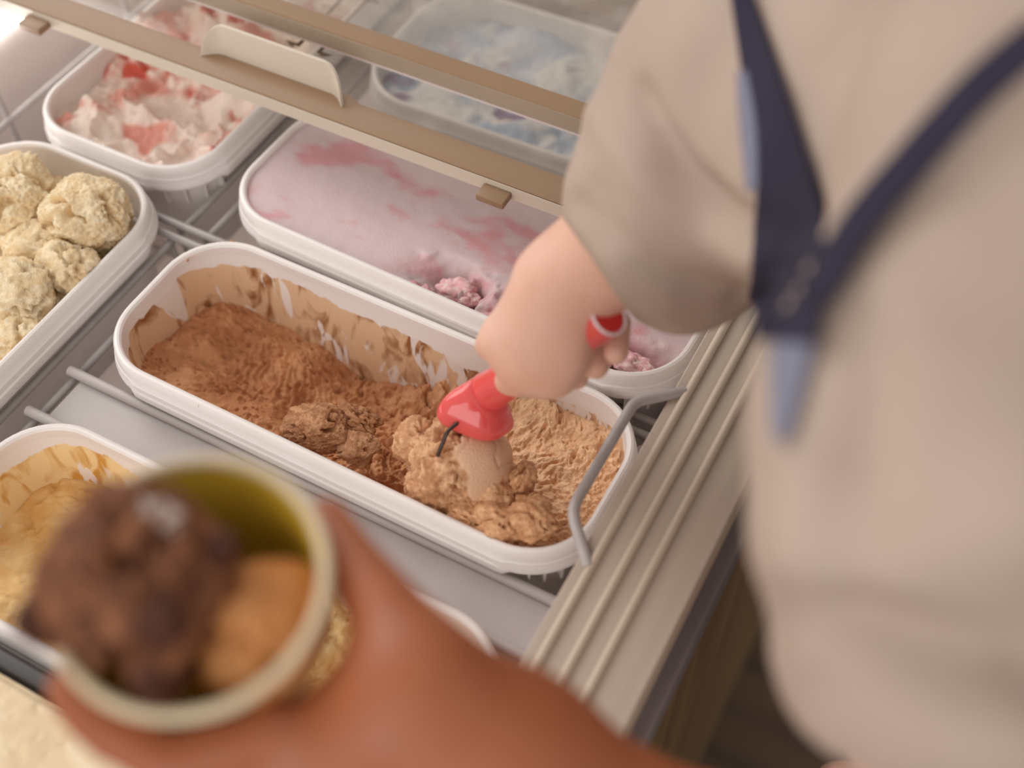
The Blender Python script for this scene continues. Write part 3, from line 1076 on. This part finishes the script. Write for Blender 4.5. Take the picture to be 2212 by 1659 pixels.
# raised grip: curved lip
gx0, gx1 = -0.2415, -0.1175
NP = 40
front, back = [], []
V, F = [], []
NS = 60
for i in range(NS + 1):
    s = i / NS
    x = gx0 + (gx1 - gx0) * s
    e = min(s, 1 - s) * (gx1 - gx0)
    # ends bend toward the viewer
    y = RY1 - 0.0008 - 0.010 * max(0, 1 - e / 0.016) ** 2
    hgt = 0.0255 * math.sqrt(max(0.0, 1 - max(0, 1 - e / 0.02) ** 2)) + .0006
    for j in range(9):
        tz = j / 8
        bow = -0.0035 * math.sin(math.pi * tz * .5) + .0
        for sgn in (0, 1):
            V.append((x, y + bow * 0 + (0.0026 if sgn else 0) - .003 * (1 - tz) * 0 + 0.0015 * tz * tz, Rz1 - .0008 + hgt * tz))
w2 = 18
for i in range(NS):
    for j in range(8):
        a = i * w2 + j * 2
        F.append((a, a + w2, a + w2 + 2, a + 2))
        F.append((a + 1, a + 3, a + w2 + 3, a + w2 + 1))
    a = i * w2 + 16
    F.append((a, a + w2, a + w2 + 1, a + 1))
for a in (0, NS * w2):
    for j in range(8):
        k = a + j * 2
        F.append((k, k + 2, k + 3, k + 1) if a == 0 else (k, k + 1, k + 3, k + 2))
grip = mesh_obj('grip_lip', V, F, M_rail2, l1, auto=50)
mo = grip.modifiers.new('bevel', 'BEVEL')
mo.width = .0008
mo.segments = 2
mo.limit_method = 'ANGLE'
pad_o = np.array([(gx0 - .012, RY1 - .002), (gx0 - .004, RY1 + .0015), (gx0 + .004, RY1 + .004), (gx1 - .004, RY1 + .004), (gx1 + .004, RY1 + .0015), (gx1 + .012, RY1 - .002)])
loft('grip_base', [np.column_stack([pad_o, np.full(6, Rz0 + .007)]), np.column_stack([pad_o, np.full(6, Rz1 - .0004)])], M_rail, l1, auto=40, cap0=True, cap1=True)
# printed arrow on the pane
cz = lambda x, y: un(580 + x / 7.373, y / 7.373, 0.0506)
for poly in ([(905, 225), (960, 240), (1195, 0), (1130, -40)], [(1215, 330), (1270, 350), (1620, 0), (1560, -40)],
             [(285, 635), (455, 690), (490, 745), (400, 715), (415, 755), (340, 735)], [(455, 690), (545, 620), (600, 635), (490, 745)],
             [(865, 730), (915, 745), (850, 820), (755, 835)], [(755, 835), (850, 820), (1020, 885), (880, 905), (790, 880), (830, 870)],
             [(1600, 20), (1560, -40), (1740, -10), (1775, 75)]):
    mesh_obj('arrow_mark', [cz(*q) for q in poly], [tuple(range(len(poly)))[::-1]], M_print, pane1, smooth=False)

l2 = empty('sliding_lid', 'upper sliding glass lid with a plain beige rail, resting above the grip lid', 'lid')
QY0, QY1, Qz0, Qz1 = 0.2122, 0.2288, 0.0612, 0.0752
prof = [(QY0, Qz0), (QY0, Qz1 - .001), (QY0 + .001, Qz1), (QY1 - .001, Qz1), (QY1, Qz1 - .001), (QY1, Qz0)]
ring = lambda x: np.array([(x, y, z) for y, z in prof])
loft('front_rail', [ring(LX0), ring(LX1)], M_rail, l2, auto=40, cap0=True, cap1=True)
box('rail_face', (LX0, QY0 - .0006, Qz0), (LX1, QY0 - .0001, Qz1 - .0012), M_rail3, l2)
box('seal_strip', (LX0, QY0 + .0005, Qz0 - .0030), (LX1, QY0 + .008, Qz0 - .0001), M_strip, l2)
box('pane', (LX0, QY1 - .004, 0.0655), (LX1, 0.92, 0.0690), M_glass, l2)
for x0, x1 in ((LX0, LX0 + .014), (LX1 - .014, LX1)):
    box('side_rail', (x0, QY1 + .0002, Qz0), (x1, 0.92, Qz1 - .003), M_rail, l2)

# ------------------------------------------------------------------ red scoop
sc = empty('ice_cream_scooper', 'red plastic ice cream scoop gripped by the reaching hand', 'scoop')
hA, hB = at(1062, 843, .705), at(1312, 684, .612)
ax_ = (hB - hA) / np.linalg.norm(hB - hA)
view = (CAM - hA) / np.linalg.norm(CAM - hA)
sx_ = np.cross(ax_, view)
sx_ /= np.linalg.norm(sx_)
sv_ = np.cross(sx_, ax_)            # towards viewer
HL = np.linalg.norm(hB - hA)


def ovals(spec, n=32):
    rings = []
    for s, a, b, oy, ox in spec:
        c = hA + ax_ * s + sv_ * oy + sx_ * ox
        rings.append(np.array([c + a * math.cos(t) * sx_ + b * math.sin(t) * sv_ for t in np.linspace(0, 2 * math.pi, n, endpoint=False)]))
    return rings


hdl = loft('handle', ovals([(-.004, .0125, .0112, 0, 0), (.012, .0118, .0112, 0, 0), (.05, .0118, .0116, 0, 0), (HL - .02, .0112, .0110, 0, 0),
                      (HL - .004, .0112, .011, 0, 0), (HL, .0112, .011, 0, 0)]), M_red, sc, cap0=True, cap1=True, auto=60)
loft('end_ring', ovals([(HL + .0001, .0108, .0106, 0, 0), (HL + .0012, .0112, .0110, 0, 0), (HL + .0022, .0108, .0106, 0, 0), (HL + .0014, .0094, .0092, 0, 0)]), M_whitering, hdl, auto=60)
loft('end_cap', ovals([(HL + .0001, .0094, .0092, 0, 0), (HL + .0012, .0092, .0090, 0, 0)]), M_redin, hdl, cap1=True)
# flared head: follows image direction straight down to the ball
hd = [np.array(q) for q in (at(1062, 843, .705), at(1048, 862, .7075), at(1035, 884, .711), at(1026, 906, .716), at(1022, 922, .722))]
wd = [(.0125, .0110), (.0145, .0125), (.0200, .0150), (.0215, .0155), (.0175, .0120)]
hx = at(1100, 910, .712) - at(950, 862, .712)
hx /= np.linalg.norm(hx)
rings = []
for i, (c, (a, b)) in enumerate(zip(hd, wd)):
    k = i / (len(hd) - 1)
    xx = sx_ * (1 - k) + hx * (k if sx_ @ hx > 0 else -k)
    xx /= np.linalg.norm(xx)
    yy = sv_
    rings.append(np.array([c + a * np.sign(math.cos(t)) * abs(math.cos(t)) ** (.8 - .12 * (i > 1)) * xx + b * np.sign(math.sin(t)) * abs(math.sin(t)) ** (.8 - .12 * (i > 1)) * yy
                           for t in np.linspace(0, 2 * math.pi, 40, endpoint=False)]))
hdo = loft('flared_neck', rings, M_red, sc, cap0=True, cap1=True, auto=60)
ms = hdo.modifiers.new('sub', 'SUBSURF')
ms.levels = ms.render_levels = 2
# steel bowl (mostly inside the ice cream) and dark wiper blade
Vb, Fb = icosphere(4)
keep = (Vb @ (-view)) > -0.15
Fb = Fb[keep[Fb].all(1)]
bo = mesh_obj('bowl', bc + .0285 * Vb, Fb, M_metal, sc)
so = bo.modifiers.new('solid', 'SOLIDIFY')
so.thickness = .0012
bl = smooth_path([at(988, 914, .703), at(968, 932, .702), at(955, 960, .704), at(945, 985, .707)], 6)
tube('wiper_blade', bl, .0012, M_blade, sc, seg=8)

# ------------------------------------------------------------------ paper cup
CR0 = 0.0418
cc = at(408, 1252, .368)
tilt = Matrix.Rotation(math.radians(6), 3, Vector((0.881, 0.473, 0)))
TB = np.array(tilt)
cupR, cupF, cupU = TB @ np.array([.881, .473, 0]), TB @ np.array([-.473, .881, 0]), TB @ np.array([0, 0, 1.0])
cup = empty('paper_cup', 'cream paper cup with olive inside holding two ice cream scoops', 'cup')


def cring(r, h, n=64):
    return np.array([cc + r * (math.cos(t) * cupR + math.sin(t) * cupF) + h * cupU for t in np.linspace(0, 2 * math.pi, n, endpoint=False)])


loft('cup_wall', [cring(.030, -.062), cring(.0318, -.062), cring(.0410, -.003)], M_cup, cup, cap0=True, auto=50)
rr = []
for k in range(13):
    a = -math.pi * .6 + 2 * math.pi * k / 12
    rr.append(cring(CR0 - .0002 + .0021 * math.cos(a), -.0015 + .0021 * math.sin(a)))
loft('rolled_rim', rr, M_cup, cup, auto=70)
loft('cup_lining', [cring(.0400, -.002), cring(.0305, -.0600)], M_cupin, cup, auto=50, cap1=True)


def cupp(u, v, h):
    return cc + u * cupR + v * cupF + h * cupU


e = empty('ice_cream_scoop', 'dark brown rough scoop of chocolate ice cream heaped in the paper cup', 'ice cream')
lump('scoop', cupp(-.0165, -.001, -.002), (.029, .029, .027), e, .16, 1.8, 6, 151., (srgb(96, 54, 34), srgb(156, 102, 66)), tear=.22)
for (u, v, h, r3, sd) in ((-.043, -.016, .004, .006, 1.), (.0115, .006, .008, .006, 2.), (-.005, -.031, -.002, .008, 3.), (-.028, .022, .004, .008, 4.), (.0, -.02, .018, .007, 5.)):
    lump('chunk', cupp(u, v, h), (r3, r3, r3), e, .25, 1.6, 4, 160. + sd, (srgb(60, 28, 18), srgb(96, 52, 32)))
lump('pale_patch', cupp(-.006, .014, .016), (.010, .0045, .004), e, .15, 1.6, 4, 171., (srgb(200, 184, 172), srgb(214, 200, 190)))
e = empty('ice_cream_scoop', 'caramel orange scoop of ice cream beside the dark scoop in the paper cup', 'ice cream')
lump('scoop', cupp(.019, -.010, -.020), (.0225, .025, .020), e, .08, 1.5, 5, 181., (srgb(184, 118, 62), srgb(208, 148, 92)), m=M_ice)

# ------------------------------------------------------------------ server
pe = empty('person', 'person in loose beige shirt and navy apron bending over the freezer, scooping', 'person')

# ---- scooping arm and hand
elb = at(1455, 420, .585)
wrs = at(1220, 622, .630)
pal = at(1168, 742, .650)
body1 = []


def chain(p, pts, rs):
    f = np.full(len(p), 9.0)
    for i in range(len(pts) - 1):
        f = np.minimum(f, seg_sdf(p, pts[i], pts[i + 1], rs[i], rs[i + 1]))
    return f


e1_ = sx_ if (sx_ @ MR[0]) < 0 else -sx_       # across the handle, to the knuckle side
RP = np.stack([ax_, e1_, sv_])


def hand1(p):
    d = seg_sdf(p, elb, wrs, .038, .0240)
    d = smin(d, seg_sdf(p, wrs, at(1180, 712, .640), .0240, .0205), .02)
    # flat back of the hand above the handle
    d = smin(d, ell_sdf(p, at(1160, 738, .642), (.036, .0290, .0165), RP), .012)
    d = smin(d, seg_sdf(p, at(1084, 738, .656), at(1130, 782, .656), .0125, .0130), .010)
    d = smin(d, seg_sdf(p, at(1150, 780, .652), at(1196, 800, .652), .0145, .0145), .010)
    d = smin(d, seg_sdf(p, at(1206, 692, .638), at(1216, 738, .643), .0160, .0150), .012)
    # four fingers closed round the handle, ends showing beside it
    for s_, rf, tip in ((.040, .0086, .0165), (.060, .0088, .0185), (.0795, .0086, .0190), (.0985, .0078, .0185)):
        c = hA + ax_ * s_
        q = [c + e1_ * .0215 + sv_ * .013, c + e1_ * .0235 - sv_ * .004, c + e1_ * .013 - sv_ * .0195, c - e1_ * .006 - sv_ * .0210, c - e1_ * tip - sv_ * .009]
        d = smin(d, chain(p, q, (rf * 1.1, rf * 1.05, rf, rf * .96, rf * .88)), .0022)
    # thumb along the handle
    d = smin(d, chain(p, [at(1150, 790, .654), at(1120, 818, .668), at(1100, 822, .682)], (.0120, .0105, .0088)), .006)
    return d


# image-right side of the handle must be the fingertip side
SGN = 1.0 if (sx_ @ MR[0]) < 0 else -1.0

# ---- cup hand
T = 22


def cpol(th, r, h):
    a = math.radians(th)
    return cc + r * (math.cos(a) * cupR + math.sin(a) * cupF) + h * cupU


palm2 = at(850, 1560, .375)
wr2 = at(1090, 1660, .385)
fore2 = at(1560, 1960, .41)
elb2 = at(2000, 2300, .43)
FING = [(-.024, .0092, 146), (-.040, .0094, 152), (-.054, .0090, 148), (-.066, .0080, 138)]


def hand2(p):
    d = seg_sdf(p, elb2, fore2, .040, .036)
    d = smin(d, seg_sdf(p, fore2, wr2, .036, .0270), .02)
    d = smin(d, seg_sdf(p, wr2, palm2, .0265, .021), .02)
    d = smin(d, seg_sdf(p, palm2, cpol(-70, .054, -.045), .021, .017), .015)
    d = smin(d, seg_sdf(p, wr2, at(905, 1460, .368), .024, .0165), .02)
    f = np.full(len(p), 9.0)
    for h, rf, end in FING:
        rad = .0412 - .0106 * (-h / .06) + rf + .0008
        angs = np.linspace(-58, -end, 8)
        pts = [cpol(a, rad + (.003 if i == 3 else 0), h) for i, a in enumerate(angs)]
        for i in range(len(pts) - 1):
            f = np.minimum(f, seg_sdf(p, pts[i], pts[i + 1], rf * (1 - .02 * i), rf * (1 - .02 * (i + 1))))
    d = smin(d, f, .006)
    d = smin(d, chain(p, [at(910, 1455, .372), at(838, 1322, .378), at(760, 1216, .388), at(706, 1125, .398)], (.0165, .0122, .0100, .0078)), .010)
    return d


# the server's other hand, hanging below the near sleeve (outside the frame)
w3 = np.array([.40, -.10, .03])
e3 = at(2080, 1560, .41)


def hand3(p):
    d = seg_sdf(p, e3, w3, .038, .026)
    k = w3 + np.array([.0, .01, -.07])
    d = smin(d, seg_sdf(p, w3, k, .024, .026), .015)
    f = np.full(len(p), 9.0)
    for i, o in enumerate((-.026, -.009, .009, .026)):
        L3 = (.062, .072, .068, .054)[i]
        f = np.minimum(f, chain(p, [k + np.array([o, 0, -.01]), k + np.array([o, .008, -.01 - L3 * .5]), k + np.array([o, .026, -.01 - L3])], (.0098, .009, .0078)))
    f = np.minimum(f, chain(p, [w3 + np.array([-.02, .0, -.03]), w3 + np.array([-.042, .01, -.06]), w3 + np.array([-.046, .022, -.09])], (.013, .0105, .0085)))
    return smin(d, f, .005)


def bounds(pts, pad):
    P = np.array(pts)
    return P.min(0) - pad, P.max(0) + pad


# torso / neck / head joined with both arms as one skin surface
shR, shL = at(1790, -230, .60), at(2330, 330, .40)
neck = np.array([.40, .10, .46])
head = np.array([.40, .06, .60])
hips = np.array([.60, .03, -.02])
chest = np.array([.43, .06, .27])


def core(p):
    d = ell_sdf(p, head, (.085, .075, .105))
    d = smin(d, seg_sdf(p, neck, head, .05, .045), .03)
    d = smin(d, seg_sdf(p, chest, neck, .09, .05), .05)
    d = smin(d, seg_sdf(p, hips, chest, .105, .10), .05)
    d = smin(d, seg_sdf(p, chest, shR, .08, .045), .04)
    d = smin(d, seg_sdf(p, chest, shL, .08, .045), .04)
    d = smin(d, seg_sdf(p, shR, elb, .045, .040), .02)
    d = smin(d, seg_sdf(p, shL, e3, .045, .040), .02)
    return d


def body(p):
    d = smin(core(p), hand1(p), .01)
    return smin(d, hand3(p), .01)


# fine meshes near the hands, one body mesh each for hands region is avoided: single mesh, hand voxels 2.2 mm
lo, hi = bounds([elb, wrs, pal, hA, hB, e3, w3 - .15, shR, shL, head, hips], .0)
lo, hi = lo - .06, hi + .11
# evaluate coarsely first, then mesh at hand resolution only where needed (block-wise)


def nets_big(func, lo, hi, h):
    # coarse mask so that far cells are not evaluated
    n = np.ceil((hi - lo) / h).astype(int) + 1
    c = 8
    cn = np.ceil(n / c).astype(int) + 1
    g = np.stack(np.meshgrid(*[np.arange(k) for k in cn], indexing='ij'), -1).reshape(-1, 3)
    ctr = lo + (g * c + c / 2) * h
    near = np.abs(func(ctr)) < c * h * 1.3
    sign = func(ctr)
    Fv = np.repeat(np.repeat(np.repeat(sign.reshape(cn), c, 0), c, 1), c, 2)[:n[0], :n[1], :n[2]].copy()
    gi = g[near]
    loc = np.stack(np.meshgrid(*[np.arange(c)] * 3, indexing='ij'), -1).reshape(-1, 3)
    for i in range(0, len(gi), 400):
        ids = (gi[i:i + 400, None] * c + loc[None]).reshape(-1, 3)
        ok = (ids < n).all(1)
        ids = ids[ok]
        Fv[tuple(ids.T)] = func(lo + ids * h)
    return Fv, n


def nets_from(Fv, lo, h):
    n = Fv.shape
    it = iter([Fv.ravel()])
    flat = Fv.ravel()
    pos = [0]

    def f(X):
        a = pos[0]
        pos[0] += len(X)
        return flat[a:a + len(X)]
    return nets(f, lo, lo + (np.array(n) - 1) * h - h * 1e-6, h)


Hs = .0024
Fv, n = nets_big(body, lo, hi, Hs)
V, F = nets_from(Fv, lo, Hs)
V = relax(V, F, 1, .5)
skin = mesh_obj('body', V, F, M_skin, pe)

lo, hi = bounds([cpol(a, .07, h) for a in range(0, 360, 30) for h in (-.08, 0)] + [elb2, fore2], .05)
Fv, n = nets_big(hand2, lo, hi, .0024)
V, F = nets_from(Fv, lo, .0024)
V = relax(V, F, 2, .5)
pe2 = mesh_obj('person', V, F, M_skin_shaded)
tag(pe2, 'hand and bare forearm, skin coloured for shade, of a person holding up the paper cup', 'person')

# ---- shirt: sleeves and trunk
slv_end = at(1425, 465, .598)


def shirt(p):
    d = seg_sdf(p, shR, at(1650, 150, .585), .064, .058)
    d = smin(d, seg_sdf(p, at(1650, 150, .585), slv_end, .058, .052), .04)
    d = smin(d, seg_sdf(p, at(1600, 300, .585), at(1495, 512, .60), .050, .038), .04)
    # open end of the sleeve
    ax1 = at(1380, 440, .60) - at(1640, 150, .595)
    ax1 /= np.linalg.norm(ax1)
    d = np.maximum(d, (p - at(1300, 575, .600)) @ ax1)
    t = seg_sdf(p, hips, chest, .15, .145)
    t = smin(t, seg_sdf(p, chest, neck - np.array([0, 0, .03]), .12, .065), .05)
    t = smin(t, seg_sdf(p, chest, shL, .11, .07), .05)
    t = smin(t, seg_sdf(p, chest, shR, .11, .07), .05)
    # chest that leans over the freezer edge
    t = smin(t, seg_sdf(p, at(1880, 420, .52), at(2050, 60, .52), .065, .07), .05)
    d = smin(d, t, .03)
    # near sleeve
    s = seg_sdf(p, shL, at(2060, 950, .365), .070, .052)
    s = smin(s, seg_sdf(p, at(2060, 950, .365), at(2055, 1400, .375), .052, .050), .03)
    ax2 = np.array(at(2160, 1659, .40) - at(2060, 950, .365))
    ax2 /= np.linalg.norm(ax2)
    s = np.maximum(s, (p - at(1800, 1560, .375)) @ ax2)
    d = smin(d, s, .02)
    return d


lo2 = np.minimum.reduce([hips - .2, chest - .2, at(1200, 500, .6) - .1, at(1650, 1600, .38) - .06])
hi2 = np.maximum.reduce([hips + .2, chest + .2, neck + .12, shL + .12, shR + .12])
Hs2 = .0045
Fv, n = nets_big(shirt, lo2, hi2, Hs2)
V, F = nets_from(Fv, lo2, Hs2)
V = relax(V, F, 3, .5)
N = normals(V, F)
# soft folds
fold = .0045 * ridged(V * np.array([1, 1, .6]), 9, 2, seed=200) + .003 * fbm(V, 22, 2, seed=204)
V = V + N * fold[:, None]
rel = (V - CAM) @ MR.T
px = np.column_stack([1106 + FPX * rel[:, 0] / rel[:, 2], 829.5 + FPX * rel[:, 1] / rel[:, 2]])
facing = sstep(-.1, .2, -((V - CAM) / np.linalg.norm(V - CAM, axis=1)[:, None] * N).sum(1))


def crease(pts, width, depth):
    best = np.full(len(px), 1e9)
    for a, b in zip(pts[:-1], pts[1:]):
        a, b = np.array(a, float), np.array(b, float)
        t = np.clip(((px - a) @ (b - a)) / ((b - a) @ (b - a)), 0, 1)
        best = np.minimum(best, np.linalg.norm(px - a - t[:, None] * (b - a), axis=1))
    return depth * np.exp(-(best / width) ** 2) * facing


cr_ = -crease([(1380, 190), (1420, 270), (1480, 370), (1560, 445), (1630, 500)], 24, .010)
cr_ += crease([(1300, 250), (1380, 390), (1500, 500), (1620, 560)], 40, .006)
cr_ -= crease([(1250, 440), (1330, 530), (1440, 600), (1600, 640)], 26, .005)
cr_ -= crease([(1290, 400), (1320, 480), (1345, 520)], 18, .004)
cr_ -= crease([(1830, 1330), (1960, 1400), (2100, 1440), (2260, 1440)], 90, .014)
cr_ += crease([(1760, 1180), (1900, 1230), (2100, 1160), (2260, 1100)], 110, .010)
cr_ -= crease([(1850, 700), (1880, 800), (1850, 1000)], 70, .009)
cr_ += crease([(1750, 1000), (1780, 1200), (1760, 1400)], 60, .005)
V = V + N * cr_[:, None]
V = relax(V, F, 2, .4)
shirt_o = mesh_obj('shirt', V, F, M_shirt, pe)
bvh = BVHTree.FromPolygons([Vector(v) for v in V], [tuple(f) for f in F])


def cloth_band(name, centre, widths, m, lift=.004, nw=8, n=10, thick=.002):
    """fabric strip laid over the shirt; centre: pixel polyline, widths in pixels"""
    cpts = smooth_path([(*c, w) for c, w in zip(centre, widths)], n)
    V, F = [], []
    for i, c in enumerate(cpts):
        t = cpts[min(i + 1, len(cpts) - 1)][:2] - cpts[max(i - 1, 0)][:2]
        t = t / np.linalg.norm(t)
        nrm = np.array([-t[1], t[0]])
        for k in range(nw + 1):
            q = c[:2] + nrm * c[2] * (k / nw - .5)
            d = ray(*q)
            hit = bvh.ray_cast(Vector(CAM), Vector(d).normalized())
            if hit[0] is None:
                V.append(None)
            else:
                V.append(np.array(hit[0]) - lift * d / np.linalg.norm(d))
    good = [v for v in V if v is not None]
    dep = [(v - CAM) @ MR[2] for v in good]
    # fill misses with neighbouring depth
    out = []
    last = dep[0] if dep else .5
    for i, v in enumerate(V):
        if v is None:
            c = cpts[i // (nw + 1)]
            t = cpts[min(i // (nw + 1) + 1, len(cpts) - 1)][:2] - cpts[max(i // (nw + 1) - 1, 0)][:2]
            t = t / np.linalg.norm(t)
            q = c[:2] + np.array([-t[1], t[0]]) * c[2] * ((i % (nw + 1)) / nw - .5)
            v = at(q[0], q[1], last)
        last = (v - CAM) @ MR[2]
        out.append(v)
    for i in range(len(cpts) - 1):
        for k in range(nw):
            a = i * (nw + 1) + k
            F.append((a, a + nw + 1, a + nw + 2, a + 1))
    F = np.array(F)
    O = relax(np.array(out), F, 3, .5)
    o = mesh_obj(name, O, F, m, pe)
    s = o.modifiers.new('solid', 'SOLIDIFY')
    s.thickness = thick
    return o


b1 = cloth_band('apron_bib', [(1590, -60), (1640, 130), (1690, 330), (1712, 500), (1706, 620), (1700, 745)], [40, 80, 120, 175, 185, 165], M_navy, lift=.007)
b2 = cloth_band('apron_strap', [(2260, 70), (2120, 190), (1980, 345), (1850, 500), (1770, 650)], [95, 95, 90, 80, 70], M_navy, lift=.008)
b3 = cloth_band('apron_lining', [(1608, 150), (1622, 270), (1632, 420)], [26, 44, 30], M_bluegrey, lift=.009, nw=4)
b4 = cloth_band('apron_side', [(1722, 735), (1708, 830), (1692, 960)], [120, 90, 30], M_bluegrey, lift=.004, nw=4)


# ---- trousers and hair (outside the frame)
def legs(p):
    d = seg_sdf(p, (.60, -.06, -.06), (.60, -.08, -.84), .10, .065)
    d = np.minimum(d, seg_sdf(p, (.60, .12, -.06), (.60, .14, -.84), .10, .065))
    d = smin(d, seg_sdf(p, (.60, -.03, -.04), (.60, .09, -.04), .13, .13), .04)
    return np.maximum(d, -(p[:, 2] + .899))


V, F = nets(legs, (.38, -.25, -.93), (.82, .32, .12), .014)
mesh_obj('trousers', V, F, M_trouser, pe)


def hair(p):
    d = ell_sdf(p, head + np.array([.012, .004, .015]), (.092, .084, .108))
    return np.maximum(d, -(p[:, 0] - head[0] + .035 + .25 * (p[:, 2] - head[2] - .05)))


V, F = nets(hair, head - .14, head + .15, .008)
mesh_obj('hair', V, F, M_hair, pe)
